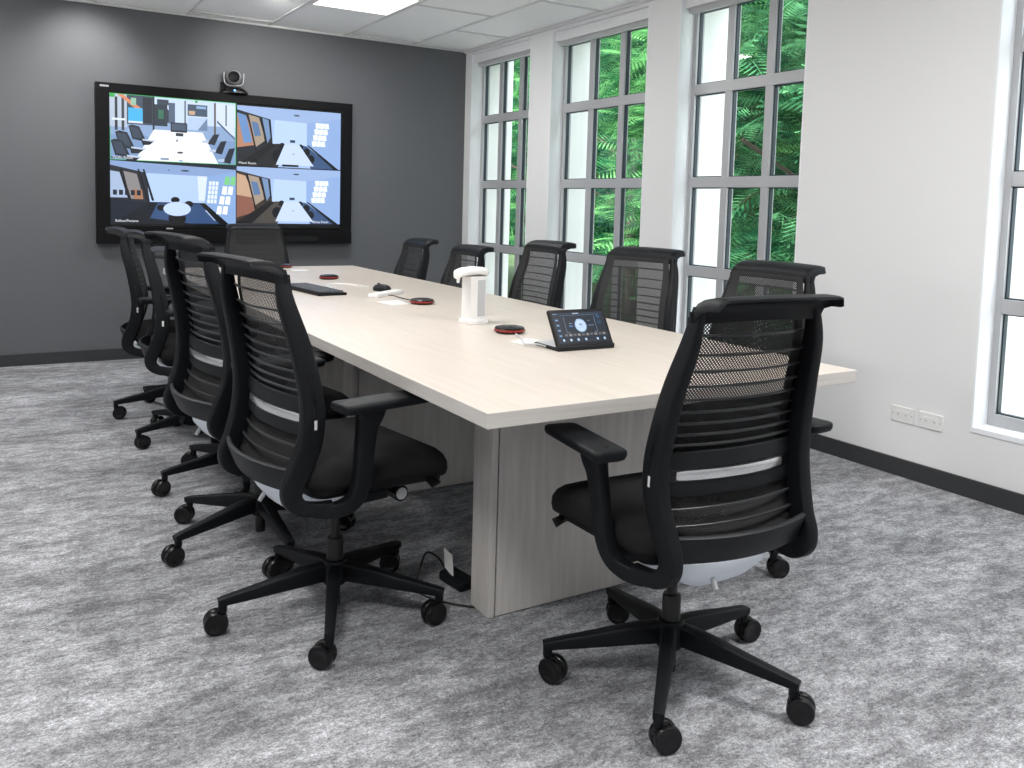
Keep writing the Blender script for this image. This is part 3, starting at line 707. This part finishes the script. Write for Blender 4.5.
# pale flat cards lying on the table by the pods
for pts, lab in (([(1.455, 2.385), (1.47, 2.315), (1.57, 2.36), (1.555, 2.435)], 'thin pale card on the table between microphone pod and touch panel'), ([(1.475, 3.57), (1.49, 3.435), (1.575, 3.445), (1.60, 3.61)], 'thin white card lying in front of the white strip box')):
    cxx = sum(p[0] for p in pts) / 4; cyy = sum(p[1] for p in pts) / 4
    q = MB().loft([[(x - cxx, y - cyy, 0) for x, y in pts], [(x - cxx, y - cyy, .0015) for x, y in pts]])
    tag(q.build('flat_card', M['paper'] if cyy < 3 else M['white_plastic'], smooth=0, loc=(cxx, cyy, TZ)), lab, 'card')
q = MB().lathe([(.050, 0), (.055, .001), (.055, .003), (.048, .004), (.001, .0042)], n=32)
tag(q.build('cable_grommet', M['white_plastic'], loc=(1.66, 5.28, TZ)), 'flat white round cable cover on the table by the farthest microphone pod', 'cable cover')

# touch panel
tp = tag(empty('touch_panel', (1.607, 2.215, TZ), R(-1)), 'black tabletop touch controller with a lit blue meeting display', 'controller')
q = MB(); hw = .108
side = [(-.050, 0), (.092, 0), (.092, .010), (-.036, .012), (-.046, .018), (-.052, .014)]
q.loft([[(s_ * hw, y, z) for y, z in side] for s_ in (-1, 1)]); q.build('panel_foot', M['darkgrey'], tp, bevel=.002)
q = MB(); q.box(-hw + .004, hw - .004, -.030, .088, .0105, .0125); q.build('foot_top', M['grey_plastic'], tp, bevel=.001)
sc = MB(); sc.box(-.108, .108, -.008, .004, 0, .128); mt = Matrix.Translation((0, -.040, .008)) @ Matrix.Rotation(R(-31), 4, 'X')
scr = sc.xf(mt).build('screen_slab', M['black2'], tp, smooth=0, bevel=.003)
pic = MB(); lay[0] = 0
def rect2(a, b, c, d, col): poly2([(a, c), (b, c), (b, d), (a, d)], col)
def poly2(pts, col):
    lay[0] += 1; y = -.0083 - lay[0] * .00002
    pic.add([(-.098 + .196 * u, y, .012 + .104 * v) for u, v in pts], [tuple(range(len(pts)))], 0, lin(col))
def circ2(cx_, cy_, r, col, n=24): poly2([(cx_ + r * math.cos(2 * PI * i / n), cy_ + r * 1.94 * math.sin(2 * PI * i / n)) for i in range(n)], col)
rect2(0, 1, 0, 1, '101c2b'); rect2(.0, 1, .93, 1, '1b2b40'); rect2(.40, .52, .955, .98, 'c8d6e6'); rect2(.02, .10, .955, .975, '7f93ab')
for k in range(22): rect2(.15 + k * .035, .17 + k * .035, .90, .915, '6f86a0')
for k in range(4): rect2(.03, .10, .72 - k * .17, .80 - k * .17, '2b4a70'); rect2(.045, .085, .745 - k * .17, .775 - k * .17, '8fb6dd')
rect2(.20, .205, .34, .84, '8ea6c2'); rect2(.80, .805, .34, .84, '8ea6c2'); rect2(.20, .26, .335, .345, '8ea6c2'); rect2(.74, .80, .335, .345, '8ea6c2')
circ2(.50, .56, .115, '8fb2d6'); circ2(.50, .56, .10, 'c3d8ee'); poly2([(.44, .78), (.47, .68), (.50, .74)], 'c3d8ee'); rect2(.48, .53, .56, .62, '6f93bf'); rect2(.47, .55, .50, .515, '8db0d6')
rect2(.27, .35, .52, .58, '3e6a99'); rect2(.28, .34, .63, .64, 'b6c6d8'); rect2(.64, .76, .54, .56, '6d88a8'); rect2(.66, .70, .70, .72, '6d88a8'); circ2(.88, .84, .04, '27466b'); rect2(.84, .92, .56, .72, '1c3350')
rect2(.12, .98, .20, .32, '262a30')
for k in range(10): rect2(.15 + k * .082, .20 + k * .082, .225, .295, '8b8784' if k % 2 else '5d6066')
for k in (.10, .24, .38, .53, .76, .90): circ2(k, .10, .022, 'b9cfe6')
rect2(.02, .98, .165, .172, '36506e')
pic.xf(mt).build('panel_picture', M['picture'], scr, smooth=0, recalc=False)
q = MB(); tube(q, [(1.497, 2.235, TZ + .006), (1.478, 2.255, TZ + .012), (1.462, 2.285, TZ + .008), (1.475, 2.33, TZ + .003), (1.52, 2.42, TZ + .003), (1.548, 2.50, TZ + .005)], .0028)
tag(q.build('panel_cable', M['grey_plastic']), 'short grey cable running from the touch panel to the nearest microphone pod', 'cable')

# soap / sanitizer dispenser
dp = tag(empty('sanitizer_dispenser', (1.566, 2.838, TZ), R(16)), 'tall white touchless sanitizer dispenser standing on the table', 'dispenser')
def octo(hx, hy, c, z, dx=0, dy=0): return [(x + dx, y + dy, z) for x, y in [(hx, hy - c), (hx - c, hy), (-hx + c, hy), (-hx, hy - c), (-hx, -hy + c), (-hx + c, -hy), (hx - c, -hy), (hx, -hy + c)]]
q = MB().loft([octo(.040, .040, .016, z) if z > .014 else octo(.047, .047, .016, z) for z in (0, .008, .014, .016, .178)]); q.build('dispenser_body', M['white_plastic'], dp, smooth=20, bevel=.0015)
q = MB(); q.box(.0398, .0412, -.020, .020, .028, .165); q.build('side_panel', M['grey_plastic'], dp, smooth=0, bevel=.0005)
q = MB(); q.box(-.020, .020, -.0412, -.0398, .028, .165); q.build('front_panel', M['grey_plastic'], dp, smooth=0, bevel=.0005)
rg = []
for x, hy, z0, z1 in ((-.094, .004, .186, .188), (-.092, .018, .170, .197), (-.082, .028, .178, .204), (-.05, .036, .182, .211), (0, .041, .183, .214), (.03, .041, .178, .211), (.043, .036, .178, .203), (.046, .022, .180, .196)):
    rg.append([(x, b, (z0 + z1) / 2 + c_) for b, c_ in superell(hy, (z1 - z0) / 2, 18, 2.8)])
q = MB().loft(rg); q.build('dispenser_head', M['white_plastic'], dp, smooth=60)
q = MB(); q.cyl((-.083, 0, .175), (-.085, 0, .155), .007, .005, 12); q.build('nozzle', M['white_plastic'], dp)

# keyboard, mouse, strip box, cables
kb = tag(empty('keyboard', (1.352, 4.085, TZ), R(6)), 'black computer keyboard lying near the far end of the table', 'keyboard')
q = MB().loft([[(s_ * .072 * 1, y, z) for y, z in [(-.225, 0), (.225, 0), (.225, .016 + s_ * -.003), (-.225, .016 + s_ * -.003)]] for s_ in (-1, 1)]); q.build('keyboard_case', M['black'], kb, smooth=0, bevel=.003)
for r_ in range(6):
    for k in range(15):
        if r_ == 5 and 4 <= k <= 8 and k != 6: continue
        y0 = .212 - k * .0285; x0 = .060 - r_ * .0215; L_ = .024 if not (r_ == 5 and k == 6) else .12
        yc = y0 - .012; m_ = MB().loft([[(x0 - .018 + i, yc - L_ / 2 + j, .015) for i, j in ((0, 0), (.018, 0), (.018, L_), (0, L_))], [(x0 - .016 + i, yc - L_ / 2 + .002 + j, .0215) for i, j in ((0, 0), (.014, 0), (.014, L_ - .004), (0, L_ - .004))]])
        m_.build('key', M['key'], kb, smooth=0)
ms = tag(empty('computer_mouse', (1.68, 4.00, TZ), R(20)), 'small dark computer mouse beside the white strip box', 'mouse')
q = MB().loft([[(b, a, z) for a, b in superell(hx, hy, 24, 2.4)] for hx, hy, z in ((.052, .031, 0), (.055, .033, .008), (.052, .031, .018), (.044, .026, .027), (.028, .016, .033), (.010, .006, .0345))]); q.build('mouse_body', M['darkgrey'], ms, smooth=60)
q = MB(); q.cyl((-.003, .025, .031), (.003, .025, .031), .008, .008, 14); q.build('scroll_wheel', M['black2'], ms)
sb = tag(empty('cable_box', (1.618, 3.80, TZ), R(45)), 'low white strip-shaped cable box in front of the mouse', 'box')
q = MB(); q.box(-.026, .026, -.13, .13, 0, .019); q.build('box_body', M['white_plastic'], sb, bevel=.004)
q = MB()
for k in range(5): q.box(-.0272, -.0258, -.08 + k * .034, -.058 + k * .034, .005, .012)
q.build('socket_row', M['grey_plastic'], sb, smooth=0)
sb.rotation_euler = (0, 0, R(-52))
q = MB(); tube(q, [(1.475, 4.16, TZ + .004), (1.51, 4.33, TZ + .003), (1.60, 4.38, TZ + .003), (1.66, 4.27, TZ + .003), (1.66, 4.13, TZ + .006)], .004)
tag(q.build('white_cable', M['white_plastic']), 'white cable winding across the table behind the keyboard', 'cable')
q = MB(); tube(q, [(1.60, 3.73, TZ + .008), (1.59, 3.66, TZ + .016), (1.60, 3.58, TZ + .012), (1.625, 3.49, TZ + .008)], .0028)
tag(q.build('pod_cable', M['cable_black']), 'short dark cable between the white strip box and the microphone pod', 'cable')

# ------------------------------------------------------------------ wall plates
for y0, y1, lab in ((2.300, 2.414, 'white wall outlet plate on the right wall, the left of the pair'), (2.164, 2.277, 'white wall outlet plate on the right wall, the right of the pair')):
    e = tag(empty('wall_outlet', (XW, (y0 + y1) / 2, .285)), lab, 'outlet', 'pair of wall outlet plates')
    h = (y1 - y0) / 2; MB().box(-.007, 0, -h, h, -.036, .036).build('cover_plate', M['white_plastic'], e, smooth=0, bevel=.003)
    MB().box(-.0085, -.006, -h + .022, h - .022, -.017, .017).build('socket_insert', M['white_plastic'], e, smooth=0, bevel=.001)
    q = MB()
    for s_ in (-1, 1):
        q.box(-.0092, -.008, s_ * .020 - .004, s_ * .020 - .0025, -.004, .004); q.box(-.0092, -.008, s_ * .020 + .0035, s_ * .020 + .005, -.004, .004)
        q.cyl((-.0076, s_ * (h - .010), 0), (-.0066, s_ * (h - .010), 0), .0022, .0022, 8)
    q.build('socket_slots', M['darkgrey'], e, smooth=0)

# ------------------------------------------------------------------ wiring under the table
q2 = tag(empty('power_brick', (1.235, 2.30, 0), R(8)), 'small black power brick with its cord on the carpet at the near table leg', 'power supply')
q = MB(); q.box(-.032, .032, -.06, .06, 0, .032); q.build('brick_body', M['black'], q2, bevel=.008)
q = MB(); tube(q, [(.0, .06, .018), (-.01, .09, .055), (-.05, .10, .080), (-.10, .06, .055), (-.13, .03, .004), (-.11, -.08, .004), (-.03, -.19, .004), (.03, -.24, .004)], .0035)
q.build('power_cord', M['cable_black'], q2)
q = MB().loft([[(0, -.022, 0), (0, .022, .015), (0, .03, .075), (0, -.012, .065)], [(.004, -.022, 0), (.004, .022, .015), (.004, .03, .075), (.004, -.012, .065)]])
q.xf(Matrix.Translation((-.02, .02, .030))); q.build('cable_tag', M['white_plastic'], q2, smooth=0)

# ------------------------------------------------------------------ outside: lawn, hedge, fern-leaved trees
struct(MB().box(XW + TW, 40, -14, 40, -.35, -.25).build('ground', M['soil'], smooth=0))
struct(MB().box(XW + TW, 6.3, -6, 16, -.25, -.235).build('bounce_slab', M['ext_white'], smooth=0))  # pale slab added to bounce sunlight up onto the ceiling and reveals
def frond(L=.55, pairs=13):
    v = []; f = []
    def quad(a, b, c, d): o = len(v); v.extend([a, b, c, d]); f.append((o, o + 1, o + 2, o + 3))
    def pos(t): return Vector((L * t, 0, .10 * L * math.sin(t * 2.2) - .20 * L * t * t))
    for i in range(6): a, b = pos(i / 6), pos((i + 1) / 6); quad(a + Vector((0, -.003, 0)), b + Vector((0, -.003, 0)), b + Vector((0, .003, 0)), a + Vector((0, .003, 0)))
    for i in range(pairs):
        t = .14 + .86 * i / (pairs - 1); p = pos(t); ln = L * .34 * math.sin(PI * (.12 + .82 * t)) ** .8 + .012
        for s_ in (-1, 1):
            d = Vector((.42, s_ * 1, -.10)).normalized(); w = Vector((1, 0, 0)) * L * .026
            quad(p - w, p + d * ln * .55 - w * .9, p + d * ln, p + d * ln * .5 + w * .9)
    return v, f
FR = [frond(.6, 13), frond(.5, 11), frond(.42, 10)]
def crown(cx_, cy_, cz_, rx, ry, rz_, n, rnd, toward=None, sc=1.0):
    mb = MB(); V = []; F = []
    for k in range(n):
        while True:
            d = Vector((rnd.gauss(0, 1), rnd.gauss(0, 1), rnd.gauss(0, 1))).normalized()
            if d.z > -.8: break
        rr = rnd.uniform(.55, 1.0)
        p = Vector((cx_ + d.x * rx * rr, cy_ + d.y * ry * rr, cz_ + d.z * rz_ * rr))
        out = Vector((d.x, d.y, 0)); az = math.atan2(out.y, out.x) + rnd.gauss(0, .7)
        m = Matrix.Translation(p) @ Matrix.Rotation(az, 4, 'Z') @ Matrix.Rotation(rnd.gauss(.10, .28), 4, 'Y') @ Matrix.Rotation(rnd.gauss(0, .35), 4, 'X') @ Matrix.Scale(sc * rnd.uniform(.7, 1.25), 4)
        v, f = FR[k % 3]; o = len(V); V.extend(tuple(m @ Vector(q_)) for q_ in v); F.extend(tuple(i + o for i in q_) for q_ in f)
    mb.v = V; mb.f = F; mb.m = [0] * len(F); mb.c = [None] * len(F); return mb
def tree(x, y, zc, rx, ry, rz_, n, m, label, seed, sc=1.0, lean=0):
    rnd = random.Random(seed); e = tag(empty('fern_leaf_tree', (x, y, -.25)), label, 'tree', 'trees growing outside the windows')
    crown(0, 0, zc + .25, rx, ry, rz_, n, rnd, sc=sc).build('foliage', m, e, smooth=0, recalc=False)
    q = MB(); tube(q, [(0, 0, 0), (lean * .3, .05, zc * .5), (lean, 0, zc + .3)], .07, n=10); tk = q.build('trunk', M['bark'], e)
    q = MB()
    for k in range(9):
        a = rnd.uniform(0, 6.28); z0 = zc * rnd.uniform(.35, 1.0) + .2; l = rnd.uniform(.5, .9)
        tube(q, [(lean * .6, 0, z0), (rx * l * .5 * math.cos(a), ry * l * .5 * math.sin(a), z0 + .25), (rx * l * math.cos(a), ry * l * math.sin(a), z0 + .5)], .018, n=6)
    q.build('branches', M['bark'], tk)
TR = [
 (5.75, 3.25, 1.35, 1.0, .95, 1.75, 520, 'leaf', 'feathery green tree outside the right-hand window'),
 (6.35, 5.05, 1.55, 1.15, 1.15, 2.0, 760, 'leaf', 'large feathery tree filling the third window from the grey wall'),
 (6.9, 6.95, 1.6, 1.2, 1.1, 2.1, 700, 'leaf2', 'bright green feathery tree seen through the second window'),
 (7.3, 8.9, 1.7, 1.3, 1.2, 2.2, 700, 'leaf', 'feathery tree outside between the first and second windows'),
 (7.6, 11.2, 1.9, 1.5, 1.5, 2.4, 700, 'leaf2', 'bright green tree seen through the window nearest the grey wall'),
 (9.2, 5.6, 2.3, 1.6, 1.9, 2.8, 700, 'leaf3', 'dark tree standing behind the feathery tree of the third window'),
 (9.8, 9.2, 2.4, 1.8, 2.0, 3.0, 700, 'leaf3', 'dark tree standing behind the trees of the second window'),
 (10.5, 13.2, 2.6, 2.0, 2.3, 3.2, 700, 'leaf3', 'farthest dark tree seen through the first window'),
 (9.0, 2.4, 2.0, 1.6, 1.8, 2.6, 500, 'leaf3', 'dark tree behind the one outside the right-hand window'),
 (8.3, 14.4, 2.1, 1.5, 1.7, 2.8, 800, 'leaf', 'tall feathery tree far off, seen only through the window nearest the grey wall'),
]
for i, (x, y, zc, rx, ry, rz_, n, m, lab) in enumerate(TR): tree(x, y, zc + .35, rx, ry, rz_ + .35, int(n * 1.15), M[m], lab, 100 + i, sc=1.0 if x < 8.5 else 1.35)
# clipped dark hedge closing the view at the back
hg = MB(); rnd = random.Random(5); rows = []
for i in range(110):
    y = -2 + i * .34; row = []
    for z, dx in ((-.25, 0), (.6, -.15), (1.6, -.2), (2.8, -.15), (4.2, 0), (5.4, .25), (6.0, .7), (5.0, 1.2), (-.25, 1.4)):
        row.append((11.8 + y * .08 + dx + rnd.uniform(-.16, .16), y + rnd.uniform(-.1, .1), z + (rnd.uniform(-.2, .2) if z > 0 else 0)))
    rows.append(row)
hg.loft(rows, closed=False, caps=False)
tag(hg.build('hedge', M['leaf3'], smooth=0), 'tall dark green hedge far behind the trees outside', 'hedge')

# ------------------------------------------------------------------ daylight
wd = bpy.data.worlds.new('sky'); bpy.context.scene.world = wd; wd.use_nodes = True
bg = wd.node_tree.nodes['Background']; bg.inputs[0].default_value = (.86, .93, 1.0, 1); bg.inputs[1].default_value = 5.0
sl = bpy.data.lights.new('sun', 'SUN'); sl.energy = 13.0; sl.angle = R(6); sl.color = (1, .97, .9)
so = bpy.data.objects.new('sun', sl); C.objects.link(so); so.rotation_euler = Vector((.34, .28, -.9)).to_track_quat('-Z', 'Y').to_euler()
for a, b in WINS:                              # daylight portals in the openings guide sampling only
    l = bpy.data.lights.new('window_portal', 'AREA'); l.shape = 'RECTANGLE'; l.size = HEAD - SILL; l.size_y = b - a; l.cycles.is_portal = True
    o = bpy.data.objects.new('window_portal', l); C.objects.link(o); o.location = (XW + TW + .05, (a + b) / 2, (HEAD + SILL) / 2); o.rotation_euler = (0, R(90), 0)

# ------------------------------------------------------------------ camera
f_, cyy, yaw, pitch, roll, h = 858.963, 273.305, .548, .080, .028, 1.191
fw = Vector((math.sin(yaw) * math.cos(pitch), math.cos(yaw) * math.cos(pitch), -math.sin(pitch)))
r0 = Vector((math.cos(yaw), -math.sin(yaw), 0)); u0 = r0.cross(fw)
r1 = r0 * math.cos(roll) + u0 * math.sin(roll); u1 = -r0 * math.sin(roll) + u0 * math.cos(roll)
cd = bpy.data.cameras.new('camera'); cam = bpy.data.objects.new('camera', cd); C.objects.link(cam)
cd.sensor_width = 36; cd.lens = f_ / 1024 * 36; cd.shift_y = -(384 - cyy) / 1024; cd.clip_start = .05; cd.clip_end = 200
mw = Matrix((r1, u1, -fw)).transposed().to_4x4(); mw.translation = (0, 0, h); cam.matrix_world = mw
bpy.context.scene.camera = cam
sc_ = bpy.context.scene
sc_.view_settings.view_transform = 'Standard'; sc_.view_settings.look = 'None'; sc_.view_settings.exposure = 0; sc_.view_settings.gamma = 1
sc_.cycles.max_bounces = 10; sc_.cycles.diffuse_bounces = 5; sc_.cycles.glossy_bounces = 4; sc_.cycles.transparent_max_bounces = 24
sc_.cycles.use_denoising = True; sc_.cycles.sample_clamp_indirect = 8
for o in C.objects:
    if 'up' in o: del o['up']
